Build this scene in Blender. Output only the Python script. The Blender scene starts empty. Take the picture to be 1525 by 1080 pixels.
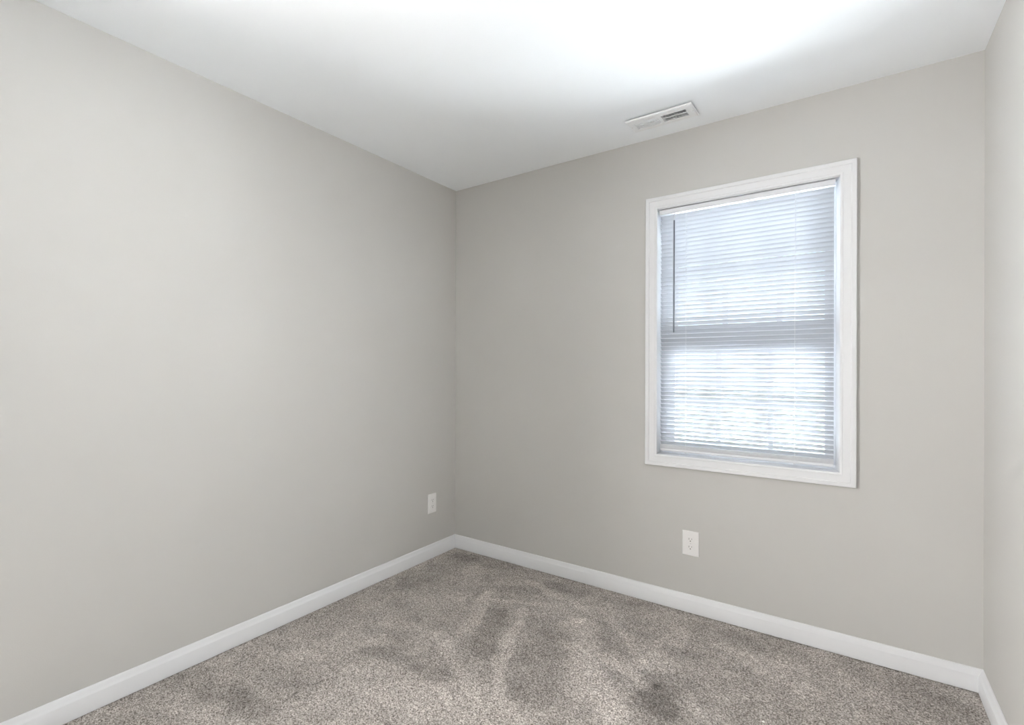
import bpy, math, random
import numpy as np
from mathutils import Vector, Matrix

sc = bpy.context.scene
COL = sc.collection

# ------------------------------------------------------------------ camera
YAW, PITCH, ROLL, FPX = -0.6511, 0.0008, 0.0033, 752.5254
cam_data = bpy.data.cameras.new('camera')
cam = bpy.data.objects.new('camera', cam_data)
COL.objects.link(cam)
fwd = Vector((math.sin(YAW)*math.cos(PITCH), math.cos(YAW)*math.cos(PITCH), math.sin(PITCH)))
rgt = Vector((math.cos(YAW), -math.sin(YAW), 0))
upv = rgt.cross(fwd)
r2 = rgt*math.cos(ROLL) + upv*math.sin(ROLL)
u2 = -rgt*math.sin(ROLL) + upv*math.cos(ROLL)
m = Matrix((r2, u2, -fwd)).transposed().to_4x4()
m.translation = Vector((2.1546, -2.7205, 1.2232))
cam.matrix_world = m
cam_data.sensor_fit = 'HORIZONTAL'
cam_data.sensor_width = 36
cam_data.lens = FPX/1525*36
cam_data.shift_x = 70.06/1525
cam_data.shift_y = 8.254/1525
cam_data.clip_start = 0.01
sc.camera = cam

# ------------------------------------------------------------------ sky, sun, exposure
world = bpy.data.worlds.new('sky')
sc.world = world
world.use_nodes = True
bg = world.node_tree.nodes['Background']
bg.inputs[0].default_value = (0.80, 0.90, 1.0, 1)
bg.inputs[1].default_value = 2.4
sun_d = bpy.data.lights.new('sun', 'SUN')
sun_d.energy = 205.0
sun_d.angle = math.radians(3)
sun_d.color = (1.0, 0.99, 0.97)
sun = bpy.data.objects.new('sun', sun_d)
COL.objects.link(sun)
sun.rotation_euler = Vector((0.5, 0.6, -0.8)).to_track_quat('-Z', 'Y').to_euler()
sky_portal = bpy.data.lights.new('window_sky_portal', 'AREA')   # sampling guide for the sky through the window, gives no light
sky_portal.shape = 'RECTANGLE'; sky_portal.size = 0.86; sky_portal.size_y = 1.36
sky_portal.cycles.is_portal = True
po = bpy.data.objects.new('window_sky_portal', sky_portal)
po.location = (1.73, 0.18, 1.41); po.rotation_euler = (-math.pi/2, 0, 0)
COL.objects.link(po)
LAMP = 9.0            # emission of the ceiling light's glass bowl
hall_d = bpy.data.lights.new('hall_fill_light', 'AREA')           # added fill lamp behind the added doorway, aimed at the right wall
hall_d.shape = 'RECTANGLE'; hall_d.size = .9; hall_d.size_y = 2.0; hall_d.spread = math.radians(115); hall_d.energy = 96.0; hall_d.color = (1.0, .985, .965)
hall = bpy.data.objects.new('hall_fill_light', hall_d)
hall.location = (-.55, -3.10, 1.20); hall.rotation_euler = Vector((3.11, 2.75, .35)).to_track_quat('-Z', 'Y').to_euler()
COL.objects.link(hall)
side_d = bpy.data.lights.new('side_fill_light', 'AREA')    # added fill lamp outside the added window, aimed at the left wall
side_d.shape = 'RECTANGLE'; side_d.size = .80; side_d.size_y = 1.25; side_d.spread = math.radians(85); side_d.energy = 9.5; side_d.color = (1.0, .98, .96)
side = bpy.data.objects.new('side_fill_light', side_d)
side.location = (2.80, -3.20, 1.42); side.rotation_euler = Vector((-2.8, 2.6, -.25)).to_track_quat('-Z', 'Y').to_euler()
COL.objects.link(side)
sc.view_settings.view_transform = 'Standard'
sc.view_settings.look = 'None'
sc.view_settings.exposure = 0.08
sc.view_settings.gamma = 1.0
sc.view_settings.use_curve_mapping = False
sc.cycles.max_bounces = 16
sc.cycles.diffuse_bounces = 10
sc.cycles.transparent_max_bounces = 16
sc.cycles.sample_clamp_indirect = 0

# ------------------------------------------------------------------ materials
def nt(name):
    mt = bpy.data.materials.new(name); mt.use_nodes = True
    return mt, mt.node_tree.nodes, mt.node_tree.links, mt.node_tree.nodes['Principled BSDF']
def simple(name, col, rough=.5, metal=0., spec=.5):
    mt, n, l, b = nt(name)
    b.inputs['Base Color'].default_value = (*col, 1); b.inputs['Roughness'].default_value = rough
    b.inputs['Metallic'].default_value = metal; b.inputs['Specular IOR Level'].default_value = spec
    return mt
def paint(name, col, rough, var=.02, scale=250, bump=.02, spec=.3):
    mt, n, l, b = nt(name)
    b.inputs['Roughness'].default_value = rough; b.inputs['Specular IOR Level'].default_value = spec
    tc = n.new('ShaderNodeTexCoord')
    a = n.new('ShaderNodeTexNoise'); a.inputs['Scale'].default_value = 1.3; a.inputs['Detail'].default_value = 3
    l.new(tc.outputs['Object'], a.inputs['Vector'])
    r = n.new('ShaderNodeMapRange')
    r.inputs['From Min'].default_value = .3; r.inputs['From Max'].default_value = .7
    r.inputs['To Min'].default_value = 1-var; r.inputs['To Max'].default_value = 1+var
    l.new(a.outputs['Fac'], r.inputs['Value'])
    mx = n.new('ShaderNodeVectorMath'); mx.operation = 'SCALE'
    mx.inputs[0].default_value = col; l.new(r.outputs['Result'], mx.inputs['Scale'])
    l.new(mx.outputs['Vector'], b.inputs['Base Color'])
    f = n.new('ShaderNodeTexNoise'); f.inputs['Scale'].default_value = scale; f.inputs['Detail'].default_value = 4
    l.new(tc.outputs['Object'], f.inputs['Vector'])
    bp = n.new('ShaderNodeBump'); bp.inputs['Strength'].default_value = bump; bp.inputs['Distance'].default_value = .002
    l.new(f.outputs['Fac'], bp.inputs['Height']); l.new(bp.outputs['Normal'], b.inputs['Normal'])
    return mt
M_wall = paint('greige_wall_paint', (.56, .551, .532), .75, bump=.08)
M_ceil = paint('white_ceiling_paint', (.90, .925, .95), .9, bump=.1)
M_trim = paint('white_semigloss_trim', (.74, .745, .76), .35, var=.005, bump=0, spec=.5)
M_vinyl = simple('white_vinyl', (.85, .87, .90), .4)
M_plate = simple('white_plastic_plate', (.84, .83, .82), .35)
M_slot = simple('dark_socket_slot', (.13, .12, .12), .8)
M_screw = simple('painted_screw', (.7, .7, .68), .4, .3)
M_reg = simple('white_enamel_steel', (.84, .85, .86), .4)
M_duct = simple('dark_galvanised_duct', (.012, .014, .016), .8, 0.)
M_wand = simple('grey_clear_plastic_wand', (.22, .24, .27), .25)
M_rail = simple('white_enamelled_rail', (.72, .73, .76), .45)
M_cord = simple('white_polyester_cord', (.8, .8, .8), .8)
M_lint = simple('white_crumb', (.9, .9, .86), .8)
M_out = paint('white_porch_soffit', (.70, .72, .76), .8, bump=0)
M_ground = paint('pale_concrete', (.52, .545, .575), .9, var=.06, scale=40, bump=.1)

M_bounce_wall = paint('white_bounce_wall', (.75, .76, .78), .8, var=.02, bump=0)  # for the added unseen wall that bounces sun through the window
M_lawn = paint('lawn', (.05, .06, .045), .9, var=.1, scale=30, bump=.1)

# slats: thin white vinyl, part of the daylight passes through
M_slat, n, l, b = nt('translucent_white_slat')
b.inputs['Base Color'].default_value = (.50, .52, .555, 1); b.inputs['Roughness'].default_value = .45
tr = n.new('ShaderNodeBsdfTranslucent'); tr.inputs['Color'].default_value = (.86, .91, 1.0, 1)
mx = n.new('ShaderNodeMixShader'); mx.inputs[0].default_value = .08
l.new(b.outputs[0], mx.inputs[1]); l.new(tr.outputs[0], mx.inputs[2]); l.new(mx.outputs[0], n['Material Output'].inputs['Surface'])
# panes: clear sheet with a faint reflection
M_glass, n, l, b = nt('clear_window_glass')
n.remove(b)
t = n.new('ShaderNodeBsdfTransparent'); t.inputs['Color'].default_value = (.96, .98, .99, 1)
g = n.new('ShaderNodeBsdfGlossy'); g.inputs['Roughness'].default_value = .02
fr = n.new('ShaderNodeFresnel'); fr.inputs['IOR'].default_value = 1.3
mx = n.new('ShaderNodeMixShader'); l.new(fr.outputs[0], mx.inputs[0]); l.new(t.outputs[0], mx.inputs[1]); l.new(g.outputs[0], mx.inputs[2])
l.new(mx.outputs[0], n['Material Output'].inputs['Surface'])
# lamp bowl
M_bowl, n, l, b = nt('lit_opal_glass')
b.inputs['Base Color'].default_value = (.9, .88, .82, 1)
b.inputs['Emission Color'].default_value = (1.0, .95, .88, 1); b.inputs['Emission Strength'].default_value = LAMP
M_brass = simple('brushed_nickel', (.6, .58, .55), .3, 1.)
# carpet: cut pile of mixed grey-beige yarns; vacuum marks turn the nap lighter or darker
M_carpet, n, l, b = nt('grey_beige_cut_pile_carpet')
b.inputs['Roughness'].default_value = 1; b.inputs['Specular IOR Level'].default_value = .05
b.inputs['Sheen Weight'].default_value = .15
tc = n.new('ShaderNodeTexCoord')
a1 = n.new('ShaderNodeTexNoise'); a1.inputs['Scale'].default_value = 185; a1.inputs['Detail'].default_value = 4; a1.inputs['Roughness'].default_value = .7
l.new(tc.outputs['Object'], a1.inputs['Vector'])
rp = n.new('ShaderNodeValToRGB')
e = rp.color_ramp.elements
e[0].position = .37; e[0].color = (.115, .099, .087, 1)
e[1].position = .63; e[1].color = (.72, .68, .645, 1)
em = rp.color_ramp.elements.new(.5); em.color = (.41, .374, .342, 1)
l.new(a1.outputs['Fac'], rp.inputs['Fac'])
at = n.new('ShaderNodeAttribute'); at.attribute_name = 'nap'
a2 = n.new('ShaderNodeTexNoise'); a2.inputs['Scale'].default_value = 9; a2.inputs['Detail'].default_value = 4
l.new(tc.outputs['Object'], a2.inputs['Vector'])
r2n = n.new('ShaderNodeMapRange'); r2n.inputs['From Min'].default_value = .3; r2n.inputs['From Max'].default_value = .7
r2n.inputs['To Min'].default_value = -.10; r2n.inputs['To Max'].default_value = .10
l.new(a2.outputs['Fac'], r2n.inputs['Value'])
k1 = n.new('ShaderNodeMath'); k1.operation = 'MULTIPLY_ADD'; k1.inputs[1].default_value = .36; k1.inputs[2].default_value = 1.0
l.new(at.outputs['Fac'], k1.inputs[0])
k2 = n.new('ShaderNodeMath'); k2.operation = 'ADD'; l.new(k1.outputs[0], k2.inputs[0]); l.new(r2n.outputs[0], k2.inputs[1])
vm = n.new('ShaderNodeVectorMath'); vm.operation = 'SCALE'
l.new(rp.outputs['Color'], vm.inputs[0]); l.new(k2.outputs[0], vm.inputs['Scale'])
l.new(vm.outputs['Vector'], b.inputs['Base Color'])

# ------------------------------------------------------------------ mesh helpers
class MB:
    def __init__(s): s.v = []; s.f = []
    def add(s, vs, fs):
        o = len(s.v); s.v += [tuple(v) for v in vs]; s.f += [tuple(i+o for i in f) for f in fs]; return s
    def box(s, x0, x1, y0, y1, z0, z1):
        return s.add([(x, y, z) for x in (x0, x1) for y in (y0, y1) for z in (z0, z1)],
                     [(0,1,3,2), (4,6,7,5), (0,4,5,1), (2,3,7,6), (0,2,6,4), (1,5,7,3)])
    def bbox(s, x0, x1, y0, y1, z0, z1, c, axis):
        """box whose face towards `axis` ('-y','-z') has a chamfer of c all round"""
        if axis == '-y':
            o = [(x0, z0), (x1, z0), (x1, z1), (x0, z1)]; i = [(x0+c, z0+c), (x1-c, z0+c), (x1-c, z1-c), (x0+c, z1-c)]
            vs = [(a, y1, d) for a, d in o] + [(a, y0+c, d) for a, d in o] + [(a, y0, d) for a, d in i]
        else:
            o = [(x0, y0), (x1, y0), (x1, y1), (x0, y1)]; i = [(x0+c, y0+c), (x1-c, y0+c), (x1-c, y1-c), (x0+c, y1-c)]
            vs = [(a, d, z1) for a, d in o] + [(a, d, z0+c) for a, d in o] + [(a, d, z0) for a, d in i]
        fs = [(3,2,1,0), (8,9,10,11)]
        for r in (0, 4):
            for k in range(4): fs.append((r+k, r+(k+1) % 4, r+4+(k+1) % 4, r+4+k))
        return s.add(vs, fs)
    def cyl(s, p, q, r, n=12, r1=None):
        p = Vector(p); q = Vector(q); d = (q-p).normalized(); a = d.orthogonal().normalized(); c = d.cross(a)
        r1 = r if r1 is None else r1
        vs = []
        for cc, rr in ((p, r), (q, r1)):
            for k in range(n):
                t = 2*math.pi*k/n; vs.append(cc + (a*math.cos(t)+c*math.sin(t))*rr)
        fs = [tuple(range(n))[::-1], tuple(range(n, 2*n))] + [(k, (k+1) % n, n+(k+1) % n, n+k) for k in range(n)]
        return s.add(vs, fs)
    def lathe(s, c, prof, n=40):
        vs = []; fs = []
        for r, z in prof:
            for k in range(n):
                t = 2*math.pi*k/n; vs.append((c[0]+r*math.cos(t), c[1]+r*math.sin(t), c[2]+z))
        for j in range(len(prof)-1):
            for k in range(n): fs.append((j*n+k, j*n+(k+1) % n, (j+1)*n+(k+1) % n, (j+1)*n+k))
        return s.add(vs, fs)
    def build(s, name, mat, parent=None, smooth=False, rotz=None, off=None):
        me = bpy.data.meshes.new(name)
        vs = s.v
        me.from_pydata(vs, [], s.f); me.materials.append(mat); me.update()
        import bmesh
        bm = bmesh.new(); bm.from_mesh(me); bmesh.ops.recalc_face_normals(bm, faces=bm.faces); bm.to_mesh(me); bm.free()
        if smooth:
            me.shade_smooth(); me.set_sharp_from_angle(angle=math.radians(35))
        o = bpy.data.objects.new(name, me); COL.objects.link(o)
        if parent: o.parent = parent
        return o
def empty(name, loc=(0, 0, 0), rz=0):
    o = bpy.data.objects.new(name, None); o.location = loc; o.rotation_euler = (0, 0, rz); o.empty_display_size = .05
    COL.objects.link(o); return o
def tag(o, label, cat, group=None):
    o['label'] = label; o['category'] = cat
    if group: o['group'] = group
    return o
def struct(o, label=None):
    o['kind'] = 'structure'
    if label: o['label'] = label
    return o

# ------------------------------------------------------------------ sizes of the room
W, D, H = 2.560, 3.70, 2.44
BT, BH = .016, .0865
# window opening
OX0, OX1, OZ0, OZ1 = 1.337, 2.131, .765, 2.066
CX0, CX1, CZ0, CZ1 = 1.292, 2.178, .7205, 2.1215       # casing outer edge
# ceiling register opening
RX0, RX1, RY0, RY1 = 1.300, 1.556, -.252, -.162

# floor: tufted pile as a fine displaced sheet
STROKES = [
(1, 0.03, [(0.583, -0.442), (0.711, -0.739), (0.755, -1.041)]),
(1, 0.025, [(0.839, -0.498), (0.988, -0.946), (1.114, -1.136)]),
(0.7, 0.02, [(0.647, -0.493), (0.802, -0.436), (0.995, -0.318)]),
(0.9, 0.03, [(0.682, -0.184), (1.077, -0.285)]),
(1.1, 0.06, [(1.152, -0.452), (1.266, -0.731), (1.483, -0.974)]),
(0.9, 0.025, [(1.185, -0.29), (1.366, -0.459), (1.464, -0.579)]),
(1.1, 0.025, [(1.319, -0.649), (1.519, -0.724)]),
(0.7, 0.05, [(1.518, -0.245), (1.517, -0.577)]),
(0.8, 0.03, [(0.65, -0.915), (0.871, -1.095)]),
(0.8, 0.03, [(0.658, -1.117), (0.672, -1.062)]),
(0.8, 0.1, [(0.971, -1.18), (1.216, -1.25)]),
(0.6, 0.03, [(0.496, -0.641), (0.517, -0.593)]),
(0.6, 0.05, [(0.437, -1.004), (0.626, -0.934)]),
(0.5, 0.03, [(1.042, -0.51), (1.134, -0.412)]),
(-1, 0.05, [(0.746, -0.6), (0.831, -0.8), (0.891, -0.937)]),
(-0.7, 0.1, [(0.968, -0.593), (1.127, -0.838), (1.212, -1.028)]),
(-1.1, 0.04, [(0.756, -1.183), (0.873, -1.168)]),
(-0.9, 0.05, [(0.82, -0.152), (0.984, -0.132)]),
(-0.8, 0.05, [(1.193, -0.42), (1.397, -0.547)]),
(-0.6, 0.03, [(1.268, -0.362), (1.417, -0.372)]),
(-0.9, 0.04, [(1.536, -0.418), (1.588, -0.41)]),
(-1.3, 0.08, [(1.578, -0.779), (1.645, -0.905)]),
(-1, 0.05, [(1.549, -0.683), (1.635, -0.634)]),
(-0.9, 0.04, [(1.129, -0.12), (1.253, -0.071)]),
(-0.7, 0.05, [(0.522, -1.221), (0.635, -1.134)]),
(-0.8, 0.05, [(0.629, -0.336), (0.76, -0.27)]),
(-0.7, 0.1, [(0.176, -0.151), (0.161, -0.587)]),
(-0.7, 0.06, [(0.129, -0.091), (0.458, -0.07)]),
(-1, 0.05, [(1.571, -0.81), (1.634, -0.837)]),
(0.7, 0.02, [(1.668, -0.67), (1.753, -0.817)]),
(0.8, 0.03, [(1.679, -0.254), (1.766, -0.253), (1.861, -0.343)]),
(0.6, 0.05, [(1.937, -0.412), (2.035, -0.388)]),
(-0.6, 0.05, [(1.88, -0.438), (1.938, -0.428)]),
(-0.7, 0.05, [(1.724, -0.101), (1.83, -0.16)]),
(-0.5, 0.09, [(2.184, -0.075), (2.436, -0.19)]),
(0.4, 0.05, [(1.931, -0.27), (2.114, -0.259)]),
(-0.9, 0.06, [(0.23, -1.793), (0.478, -1.726)]),
(-0.6, 0.05, [(0.33, -1.578), (0.478, -1.535)]),
(0.6, 0.04, [(0.165, -1.516), (0.366, -1.395)]),
(0.6, 0.05, [(0.274, -1.345), (0.469, -1.139)]),
(-0.6, 0.04, [(0.503, -1.222), (0.652, -1.158)]),
(0.7, 0.09, [(0.608, -1.363), (0.942, -1.32)]),
(0.6, 0.05, [(0.25, -1.878), (0.362, -1.838)]),
(-0.7, 0.06, [(0.044, -1.827), (0.143, -1.765)]),
(-2.5, 0.006, [(1.582, -0.407), (1.587, -0.404)]),
(-2, 0.006, [(0.496, -1.602), (0.498, -1.586)]),
(-1.3, 0.007, [(0.509, -1.51), (0.512, -1.487)]),
]
def make_floor():
    step = .004
    xs = np.arange(0, W+step/2, step); ys = np.arange(-2.5, step/2, step)
    nx, ny = len(xs), len(ys)
    X, Y = np.meshgrid(xs, ys)
    rng = np.random.default_rng(7)
    h = rng.random((ny, nx))
    big = rng.random((ny//3+3, nx//3+3))
    big = np.kron(big, np.ones((3, 3)))[:ny, :nx]
    Z = .0045*h + .003*big
    X2 = X + (rng.random((ny, nx))-.5)*.003; Y2 = Y + (rng.random((ny, nx))-.5)*.003
    # smooth value noise used to fray the stroke edges
    def vnoise(sc_, seed):
        r = np.random.default_rng(seed); g = r.random((int(2.6/sc_)+4, int(2.7/sc_)+4))*2-1
        gx = X/sc_; gy = (Y+2.5)/sc_; i = gx.astype(int); j = gy.astype(int); fx = gx-i; fy = gy-j
        fx = fx*fx*(3-2*fx); fy = fy*fy*(3-2*fy)
        return (g[j, i]*(1-fx)+g[j, i+1]*fx)*(1-fy)+(g[j+1, i]*(1-fx)+g[j+1, i+1]*fx)*fy
    wx = .016*vnoise(.07, 1)+.008*vnoise(.02, 2); wy = .016*vnoise(.07, 3)+.008*vnoise(.02, 4)
    PX, PY = X+wx, Y+wy
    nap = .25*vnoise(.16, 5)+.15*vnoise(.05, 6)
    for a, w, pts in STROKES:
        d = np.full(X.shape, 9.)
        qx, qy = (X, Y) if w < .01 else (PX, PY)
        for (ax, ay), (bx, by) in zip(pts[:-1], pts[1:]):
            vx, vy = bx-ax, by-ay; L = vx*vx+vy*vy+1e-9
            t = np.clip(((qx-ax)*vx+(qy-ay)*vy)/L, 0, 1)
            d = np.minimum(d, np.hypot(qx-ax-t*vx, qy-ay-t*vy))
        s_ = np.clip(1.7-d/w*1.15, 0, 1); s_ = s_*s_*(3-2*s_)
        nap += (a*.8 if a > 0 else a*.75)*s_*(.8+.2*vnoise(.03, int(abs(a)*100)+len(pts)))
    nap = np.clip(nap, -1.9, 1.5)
    co = np.stack([np.clip(X2, 0, W), np.clip(Y2, -2.5, 0), Z-.007], -1).reshape(-1, 3)
    idx = np.arange(nx*ny).reshape(ny, nx)
    q = np.stack([idx[:-1, :-1], idx[:-1, 1:], idx[1:, 1:], idx[1:, :-1]], -1).reshape(-1, 4)
    ex = np.array([[0, -D, -.003], [W, -D, -.003], [W, -2.5, -.003], [0, -2.5, -.003]])
    nv = len(co); co = np.vstack([co, ex]); q = np.vstack([q, [[nv, nv+1, nv+2, nv+3]]])
    me = bpy.data.meshes.new('floor')
    me.vertices.add(len(co)); me.vertices.foreach_set('co', co.astype(np.float32).ravel())
    me.loops.add(q.size); me.loops.foreach_set('vertex_index', q.astype(np.int32).ravel())
    me.polygons.add(len(q)); me.polygons.foreach_set('loop_start', np.arange(0, q.size, 4, dtype=np.int32))
    me.update(calc_edges=True)
    at_ = me.attributes.new('nap', 'FLOAT', 'POINT')
    at_.data.foreach_set('value', np.concatenate([nap.ravel(), np.zeros(4)]).astype(np.float32))
    me.materials.append(M_carpet); me.shade_smooth()
    o = bpy.data.objects.new('floor', me); COL.objects.link(o)
    struct(o, 'grey beige cut pile carpet with vacuum marks')
make_floor()

def slab_with_hole(name, mat, a0, a1, b0, b1, h, c0, c1, mk):
    """solid slab in (a,b), thickness c0..c1, rectangular hole h=(a0,a1,b0,b1); mk maps (a,b,c) to xyz"""
    mb = MB()
    A = [a0, h[0], h[1], a1]; B = [b0, h[2], h[3], b1]
    vs = [mk(a, b_, c) for c in (c0, c1) for b_ in B for a in A]
    I = lambda i, j, k: k*16+j*4+i
    fs = []
    for i in range(3):
        for j in range(3):
            if i == 1 and j == 1: continue
            for k in (0, 1): fs.append((I(i, j, k), I(i+1, j, k), I(i+1, j+1, k), I(i, j+1, k)))
    for i in range(3):
        for j in (0, 3): fs.append((I(i, j, 0), I(i+1, j, 0), I(i+1, j, 1), I(i, j, 1)))
        for j in (0, 3): fs.append((I(j, i, 0), I(j, i+1, 0), I(j, i+1, 1), I(j, i, 1)))
    for (p, q) in (((1, 1), (2, 1)), ((2, 1), (2, 2)), ((2, 2), (1, 2)), ((1, 2), (1, 1))):
        fs.append((I(*p, 0), I(*q, 0), I(*q, 1), I(*p, 1)))
    mb.add(vs, fs)
    return mb.build(name, mat)
T = .14
struct(slab_with_hole('wall_back', M_wall, -T, W+T, -.05, H+.05, (OX0, OX1, OZ0, OZ1), 0, T, lambda a, b_, c: (a, c, b_)), 'greige wall around the window')
struct(slab_with_hole('ceiling', M_ceil, 0, W, -D, 0, (RX0, RX1, RY0, RY1), H, H+.05, lambda a, b_, c: (a, b_, c)), 'smooth white ceiling')
DY0, DY1, DZ = -3.55, -2.65, 2.05          # added doorway, out of view, lets the hall fill lamp in
lw = MB(); lw.box(-T, 0, DY1, 0, -.05, H+.05); lw.box(-T, 0, -D, DY0, -.05, H+.05); lw.box(-T, 0, DY0, DY1, DZ, H+.05)
struct(lw.build('wall_left', M_wall), 'greige wall on the left')
struct(slab_with_hole('wall_right', M_wall, -D, 0, -.05, H+.05, (-3.60, -2.80, .80, 2.04), W, W+T, lambda a, b_, c: (c, a, b_)), 'greige wall on the right, bright with window light')
struct(MB().box(-T, W+T, -D-T, -D, -.05, H+.05).build('wall_front', M_wall))
hx0, hx1, hy0, hy1 = -1.4, -T, -4.6, -1.6  # hall shell added around the fill lamp
struct(MB().box(hx0, hx1, hy0, hy1, -.05, 0).build('floor_hall', M_carpet))
struct(MB().box(hx0, hx1, hy0, hy1, H, H+.05).build('ceiling_hall', M_ceil))
struct(MB().box(hx0-.05, hx0, hy0, hy1, 0, H).build('wall_hall_left', M_wall))
struct(MB().box(hx0, hx1, hy0-.05, hy0, 0, H).build('wall_hall_front', M_wall))
struct(MB().box(hx0, hx1, hy1, hy1+.05, 0, H).build('wall_hall_back', M_wall))
hs = MB(); hs.box(0, .016, DY0-.07, DY0, 0, DZ+.07); hs.box(0, .016, DY1, DY1+.07, 0, DZ+.07); hs.box(0, .016, DY0, DY1, DZ, DZ+.07)
struct(hs.build('trim_1', M_trim))

# baseboards: flat face, small step and sloping moulded top
PROF = [(0, 0), (BT, 0), (BT, .0610), (BT-.0012, .0630), (BT-.005, .0680), (.0085, .0740), (.0062, .0800), (.0042, .0850), (.002, BH), (0, BH)]
def board(name, label, p, q, nrm, mit0, mit1):
    """p->q along the wall, nrm into the room; mit = +1 shortens the front at that end (inside corner)"""
    p, q, nrm = Vector(p), Vector(q), Vector(nrm); d = (q-p).normalized(); k = len(PROF)
    vs = [p + d*(t*mit0) + nrm*t + Vector((0, 0, z)) for t, z in PROF] + [q - d*(t*mit1) + nrm*t + Vector((0, 0, z)) for t, z in PROF]
    fs = [tuple(range(k)), tuple(range(k, 2*k))] + [(i, (i+1) % k, k+(i+1) % k, k+i) for i in range(k)]
    return struct(MB().add(vs, fs).build(name, M_trim, smooth=True), label)
board('baseboard_left', 'white moulded baseboard along the left wall', (0, DY1+.07, 0), (0, 0, 0), (1, 0, 0), 0, 1)
board('baseboard_back', 'white moulded baseboard under the window wall', (0, 0, 0), (W, 0, 0), (0, -1, 0), 1, 1)
board('baseboard_right', 'white moulded baseboard along the right wall', (W, 0, 0), (W, -D, 0), (-1, 0, 0), 1, 0)

# ------------------------------------------------------------------ window
win = struct(empty('window_1', (0, 0, 0)), 'white double hung window with grille bars behind a mini blind')
def ring(name, mat, x0, x1, z0, z1, prof, parent, smooth=True):
    """mitred rectangular frame; prof = closed list of (inset from outer edge, y)"""
    k = len(prof); vs = []
    for sx, sz in ((0, 0), (1, 0), (1, 1), (0, 1)):
        for t, y in prof: vs.append(((x1-t) if sx else (x0+t), y, (z1-t) if sz else (z0+t)))
    fs = [(c*k+i, c*k+(i+1) % k, ((c+1) % 4)*k+(i+1) % k, ((c+1) % 4)*k+i) for c in range(4) for i in range(k)]
    return MB().add(vs, fs).build(name, mat, parent, smooth)
ring('casing', M_trim, CX0, CX1, CZ0, CZ1,
     [(0, 0), (0, -.014), (.002, -.017), (.012, -.0175), (.018, -.0165), (.021, -.013), (.026, -.0125), (.040, -.011), (.047, -.009), (.050, -.0105), (.055, -.0095), (.0585, -.006), (.0585, 0)], win)
jb = MB()
jy0, jy1 = 0.0, .074
def jamb_piece(vs): jb.add(vs, [(0,1,3,2), (4,6,7,5), (0,4,5,1), (2,3,7,6), (0,2,6,4), (1,5,7,3)])
lx, rx0, rx1, bz, tz = 1.345, 2.1195, 2.104, .779, 2.060
jb.box(OX0, lx, jy0, jy1, OZ0, OZ1)
jamb_piece([(x, y, z) for x, y in ((rx0, jy0), (rx1, jy1), (OX1, jy0), (OX1, jy1)) for z in (OZ0, OZ1)])
jb.box(lx, OX1-.001, jy0, jy1, OZ0, bz); jb.box(lx, OX1-.001, jy0, jy1, tz, OZ1)
jb.build('jamb', M_trim, win)
# vinyl master frame
ring('window_frame', M_vinyl, OX0, OX1, OZ0, OZ1, [(0, .074), (.028, .074), (.036, .082), (.036, .15), (0, .15)], win, False)
ring('exterior_trim', M_vinyl, OX0-.05, OX1+.05, OZ0-.05, OZ1+.05, [(0, T+.001), (0, T+.02), (.06, T+.02), (.06, T+.001)], win, False)
def sash(name, x0, x1, z0, z1, y0, y1, st, rb, rt, mx_, mz):
    f = MB()
    f.box(x0, x0+st, y0, y1, z0, z1); f.box(x1-st*.7, x1, y0, y1, z0, z1)
    gx0, gx1 = x0+st, x1-st*.7
    f.box(gx0, gx1, y0, y1, z0, z0+rb); f.box(gx0, gx1, y0, y1, z1-rt, z1)
    s_ = f.build(name, M_vinyl, win)
    ym = (y0+y1)/2
    g_ = MB().box(gx0-.004, gx1+.004, ym-.002, ym+.002, z0+rb-.004, z1-rt+.004).build('pane', M_glass, s_)
    mm = MB()
    for x in mx_: mm.box(x-.011, x+.011, ym-.0055, ym+.0055, z0+rb, z1-rt)
    for z in mz: mm.box(gx0, gx1, ym-.005, ym+.005, z-.010, z+.010)
    mm.build('grille', M_vinyl, s_)
    return s_
lo = sash('lower_sash', 1.373, 2.096, .801, 1.405, .078, .102, .045, .040, .100, (1.627, 1.854), (1.065,))
up = sash('upper_sash', 1.373, 2.096, 1.380, 2.030, .108, .132, .048, .055, .038, (1.650, 1.886), (1.690,))
lk = MB(); lk.box(1.70, 1.76, .070, .078, 1.392, 1.402); lk.build('sash_lock', M_vinyl, lo)

# added window behind the camera, opening for the side fill lamp
w2 = struct(empty('window_added', (0, 0, 0)))
f2 = MB()
for a0, a1, b0, b1 in ((-3.60, -3.56, .80, 2.04), (-2.84, -2.80, .80, 2.04), (-3.56, -2.84, .80, .84), (-3.56, -2.84, 2.0, 2.04), (-3.56, -2.84, 1.40, 1.44)):
    f2.box(W+.07, W+T, a0, a1, b0, b1)
f2.build('window_frame', M_vinyl, w2)
MB().box(W+.10, W+.104, -3.56, -2.84, .84, 2.0).build('pane', M_glass, w2)
c2 = MB()
for a0, a1, b0, b1 in ((-3.66, -3.60, .74, 2.10), (-2.80, -2.74, .74, 2.10), (-3.60, -2.80, .74, .80), (-3.60, -2.80, 2.04, 2.10)):
    c2.box(W-.016, W, a0, a1, b0, b1)
c2.build('casing', M_trim, w2)

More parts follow.
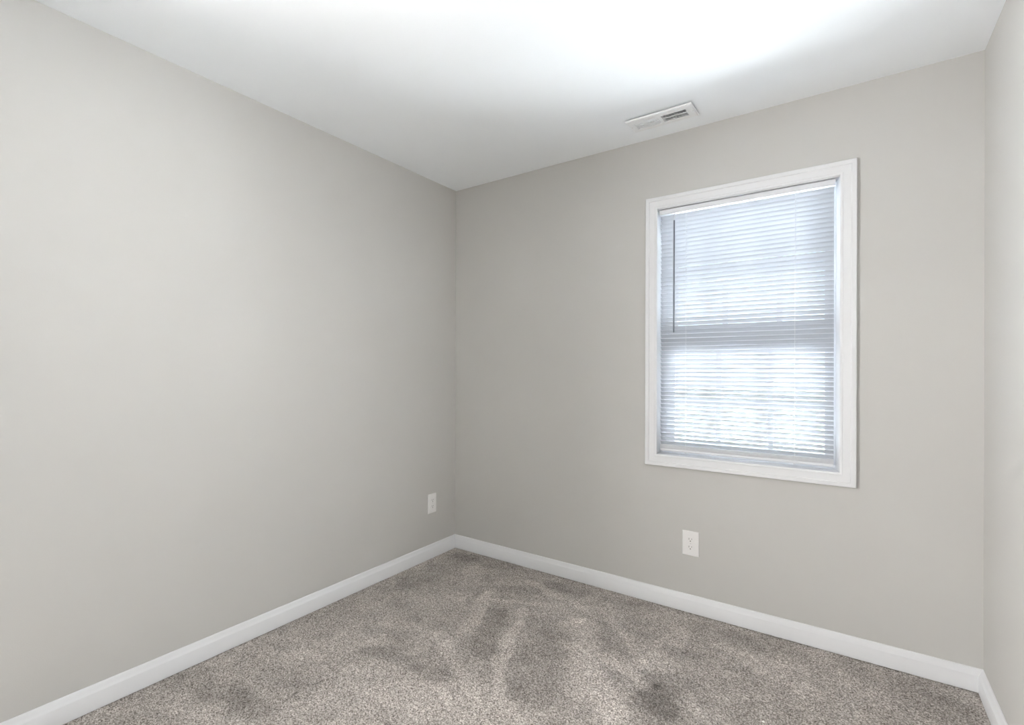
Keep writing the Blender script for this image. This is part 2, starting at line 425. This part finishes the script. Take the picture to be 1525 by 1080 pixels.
# ------------------------------------------------------------------ mini blind
bl = tag(empty('mini_blind', (1.73, .03, 2.05)), 'white horizontal mini blind lowered over the window, grey tilt wand at its left', 'blind')
def bpart(mb, name, mat, parent=bl, smooth=False):
    mb.v = [(x-1.73, y-.03, z-2.05) for x, y, z in mb.v] if parent is bl else mb.v
    return mb.build(name, mat, parent, smooth)
BX0, BX1 = 1.361, 2.098
h = MB()
h.box(BX0-.006, BX1+.003, .014, .0152, 2.033, 2.057); h.box(BX0-.006, BX1+.003, .0402, .0415, 2.033, 2.057)
h.box(BX0-.006, BX1+.003, .014, .0415, 2.0325, 2.034)
h.box(BX0-.007, BX0-.0055, .0135, .042, 2.032, 2.058); h.box(BX1+.0025, BX1+.004, .0135, .042, 2.032, 2.058)
hr = bpart(h, 'headrail', M_rail)
TILT = math.radians(-45)
SZ0, SZ1, NS = .838, 2.016, 56
s_ = MB()
rnd = random.Random(3)
for i in range(NS):
    z = SZ0 + (SZ1-SZ0)*i/(NS-1) + rnd.uniform(-.0006, .0006)
    tl = TILT + rnd.uniform(-.025, .025)
    n5 = 6; vs = []
    sag = rnd.uniform(-.0008, .0008)
    for x, dz in ((BX0, 0), (BX0+.25, sag), (BX1-.25, -sag*.6), (BX1, 0)):
        for k in range(n5+1):
            t_ = (k/n5-.5)*.025; c_ = .0022*(1-(2*k/n5-1)**2)
            vs.append((x, .0278+t_*math.cos(tl)-c_*math.sin(tl), z+dz+t_*math.sin(tl)+c_*math.cos(tl)))
    m_ = n5+1
    s_.add(vs, [(a*m_+k, a*m_+k+1, (a+1)*m_+k+1, (a+1)*m_+k) for a in range(3) for k in range(n5)])
bpart(s_, 'slats', M_slat, smooth=True)
br = MB()
br.bbox(BX0, BX1, .016, .041, .797, .8105, .002, '-y')
bpart(br, 'bottom_rail', M_rail)
st_ = MB()
for k in range(5): st_.box(BX0+.001*(k % 2), BX1-.001*(k % 2), .0165, .041, .8120+k*.0032, .8142+k*.0032)
bpart(st_, 'slat_stack', M_rail)
for cx in (1.487, 1.955):
    c = MB()
    c.cyl((cx, .0145, .797), (cx, .0145, 2.033), .0006, 6); c.cyl((cx, .0425, .80), (cx, .0425, 2.033), .0006, 6)
    for i in range(NS):
        z = SZ0 + (SZ1-SZ0)*i/(NS-1)-.002
        c.cyl((cx+.002, .0145, z-.0018), (cx+.002, .0425, z+.002), .0004, 4)
    bpart(c, 'ladder_cord', M_cord)
    b_ = MB(); b_.cyl((cx, .020, .7972), (cx, .020, .7915), .0055, 14, .0045); b_.cyl((cx, .0155, .804), (cx, .0135, .804), .004, 12)
    bpart(b_, 'cord_button', M_rail, smooth=True)
w = MB(); w.cyl((1.4325, -.002, 1.412), (1.4325, .002, 1.990), .0042, 6)
wd = bpart(w, 'tilt_wand', M_wand)
wh = MB(); wh.cyl((1.4325, .002, 1.988), (1.4325, .006, 2.008), .0022, 8); wh.cyl((1.4325, .006, 2.006), (1.4325, .018, 2.034), .0018, 8)
wh.v = [(x-1.73, y-.03, z-2.05) for x, y, z in wh.v]
wh.build('wand_hook', M_rail, wd)

# ------------------------------------------------------------------ ceiling air register
rg = tag(empty('ceiling_register', (1.428, -.2085, H)), 'white metal air register set in the ceiling near the window', 'air vent')
def rpart(mb, name, mat, smooth=False):
    # the plate hangs a little open on its room side
    mb.v = [(x-1.428, y+.2085, z-H-(.0065*max(0, -.133-y)/.151 if z < H+.02 else 0)) for x, y, z in mb.v]; return mb.build(name, mat, rg, smooth)
fx0, fx1, fy0, fy1 = 1.276, 1.580, -.284, -.133
ax0, ax1, ay0, ay1 = RX0+.008, RX1-.010, -.245, -.168
k_ = MB(); zf = H-.009
def rect(x0, x1, y0, y1, z): return [(x0, y0, z), (x1, y0, z), (x1, y1, z), (x0, y1, z)]
vs = rect(fx0, fx1, fy0, fy1, H-.0002) + rect(fx0, fx1, fy0, fy1, H-.006) + rect(fx0+.006, fx1-.006, fy0+.006, fy1-.006, zf) + rect(ax0, ax1, ay0, ay1, zf) + rect(ax0, ax1, ay0, ay1, H+.004)
fs = []
for r in range(4):
    for k in range(4): fs.append((r*4+k, r*4+(k+1) % 4, r*4+4+(k+1) % 4, r*4+4+k))
k_.add(vs, fs)
k_.box((ax0+ax1)/2-.006, (ax0+ax1)/2+.006, ay0, ay1, zf, H+.004)
rpart(k_, 'face_frame', M_reg)
mid = (ax0+ax1)/2
for side, (x0, x1) in ((-1, (ax0, mid-.005)), (1, (mid+.005, ax1))):
    lv = MB(); n_ = 9; pitch = (x1-x0)/n_
    for i in range(n_):
        xc = x0+(i+.5)*pitch
        dx, dz = (.0036, .0065) if side > 0 else (.0062, .0050)
        sgn = 1 if side > 0 else -1          # right bank opens towards the room's right side
        a_ = (xc+sgn*dx, zf+.001); c_ = (xc-sgn*dx, zf+.001+2*dz)
        th = .0004
        lv.add([(a_[0]-th, ay0, a_[1]), (a_[0]+th, ay0, a_[1]), (c_[0]+th, ay0, c_[1]), (c_[0]-th, ay0, c_[1]),
                (a_[0]-th, ay1, a_[1]), (a_[0]+th, ay1, a_[1]), (c_[0]+th, ay1, c_[1]), (c_[0]-th, ay1, c_[1])],
               [(0,1,2,3), (4,5,6,7), (0,1,5,4), (1,2,6,5), (2,3,7,6), (3,0,4,7)])
    lv.box(x0, x1, (ay0+ay1)/2-.002, (ay0+ay1)/2+.002, zf+.001, zf+.006)
    rpart(lv, 'louvers', M_reg)
for x in (fx0+.011, fx1-.011):
    sw = MB(); sw.lathe((x, (fy0+fy1)/2, zf), [(.0001, -.0015), (.0025, -.0012), (.0036, 0), (.0036, .001)], 14)
    rpart(sw, 'screw', M_screw, True)
d_ = MB(); x0, x1, y0, y1 = RX0-.004, RX1+.004, RY0-.004, RY1+.004
d_.add(rect(x0, x1, y0, y1, H+.051) + rect(x0, x1, y0, y1, H+.25), [(4,5,6,7), (0,1,5,4), (1,2,6,5), (2,3,7,6), (3,0,4,7)])
rpart(d_, 'duct_boot', M_duct)

# ------------------------------------------------------------------ wall outlets
def outlet(name, loc, rz, label):
    """duplex outlet; plate lies in local xz, facing -y"""
    t = tag(empty(name, loc, rz), label, 'electrical outlet')
    w_, h_ = .039, .0615
    MB().bbox(-w_, w_, -.006, -.0004, -h_, h_, .0025, '-y').build('wall_plate', M_plate, t)
    for s in (1, -1):
        zc = s*.0195
        # receptacle face: circle cut flat at top and bottom
        pts = []
        for k in range(36):
            a = 2*math.pi*k/36; pts.append((.0172*math.cos(a), max(-.0142, min(.0142, .0172*math.sin(a)))))
        vs = [(x, -.006, zc+z) for x, z in pts] + [(x, -.0078, zc+z) for x, z in pts] + [(x*.96, -.0082, zc+z*.96) for x, z in pts]
        fs = [tuple(range(72, 108))] + [(r*36+k, r*36+(k+1) % 36, r*36+36+(k+1) % 36, r*36+36+k) for r in (0, 1) for k in range(36)]
        rc = MB().add(vs, fs).build('receptacle', M_plate, t)
        sl = MB()
        sl.box(-.0074, -.0054, -.0086, -.0080, zc-.0005, zc+.0080); sl.box(.0054, .0072, -.0086, -.0080, zc+.0005, zc+.0072)
        sl.cyl((0, -.0080, zc-.0068), (0, -.0086, zc-.0068), .0027, 14)
        sl.build('slot', M_slot, rc)
    sc_ = MB(); sc_.cyl((0, -.0058, 0), (0, -.0075, 0), .0032, 14, .0022); sc_.build('screw', M_screw, t)
    return t
outlet('wall_outlet', (1.5175, 0, .345), 0, 'white duplex outlet on the wall below the window')
outlet('wall_outlet.001', (0, -.242, .349), math.pi/2, 'white outlet on the left wall close to the corner')

# ------------------------------------------------------------------ crumb on the carpet
rnd = random.Random(11)
c = MB(); vs = []; fs = []
c.lathe((0, 0, 0), [(.0002, -.002), (.0032, -.001), (.0036, .0015), (.0022, .0035), (.0002, .0042)], 9)
c.v = [(x*1.25+rnd.uniform(-.0006, .0006), y+rnd.uniform(-.0006, .0006), z+rnd.uniform(-.0004, .0004)) for x, y, z in c.v]
o = c.build('crumb', M_lint, None, True); o.location = (1.919, -.698, .0015)
tag(o, 'tiny white crumb lying on the carpet at the bottom edge of the photo', 'debris')

# ------------------------------------------------------------------ ceiling light (its glow reaches the top edge of the picture)
cl = tag(empty('ceiling_light', (1.25, -2.02, H)), 'opal glass bowl light on the ceiling, just beyond the top edge of the photo', 'ceiling light')
MB().lathe((0, 0, 0), [(.001, -.0005), (.062, -.0005), (.066, -.004), (.060, -.018), (.030, -.026), (.001, -.028)], 40).build('canopy', M_brass, cl, True)
st = MB(); st.cyl((0, 0, -.026), (0, 0, -.150), .006, 14); st.build('stem', M_brass, cl, True)
MB().lathe((0, 0, 0), [(.172, -.118), (.170, -.130), (.150, -.160), (.110, -.182), (.060, -.194), (.001, -.198), (.001, -.195), (.058, -.191), (.108, -.179), (.147, -.158), (.167, -.130), (.169, -.118), (.172, -.118)], 48).build('glass_bowl', M_bowl, cl, True)
fn = MB(); fn.cyl((0, 0, -.190), (0, 0, -.212), .007, 14, .003); fn.build('finial', M_brass, cl, True)

# ------------------------------------------------------------------ outside: ground tones and an unseen wall, added to shape the daylight
struct(MB().box(-30, 30, .20, 8, -.65, -.60).build('ground', M_ground), 'pale concrete drive added outside to bounce sun in')
struct(MB().box(-30, 30, 8, 60, -.66, -.61).build('ground.001', M_lawn), 'dark lawn added beyond the drive to dim the view')
struct(MB().box(6, 6.2, .8, 12, -.60, 3.2).build('wall_bounce', M_bounce_wall), 'added unseen white wall that bounces sun into the room')
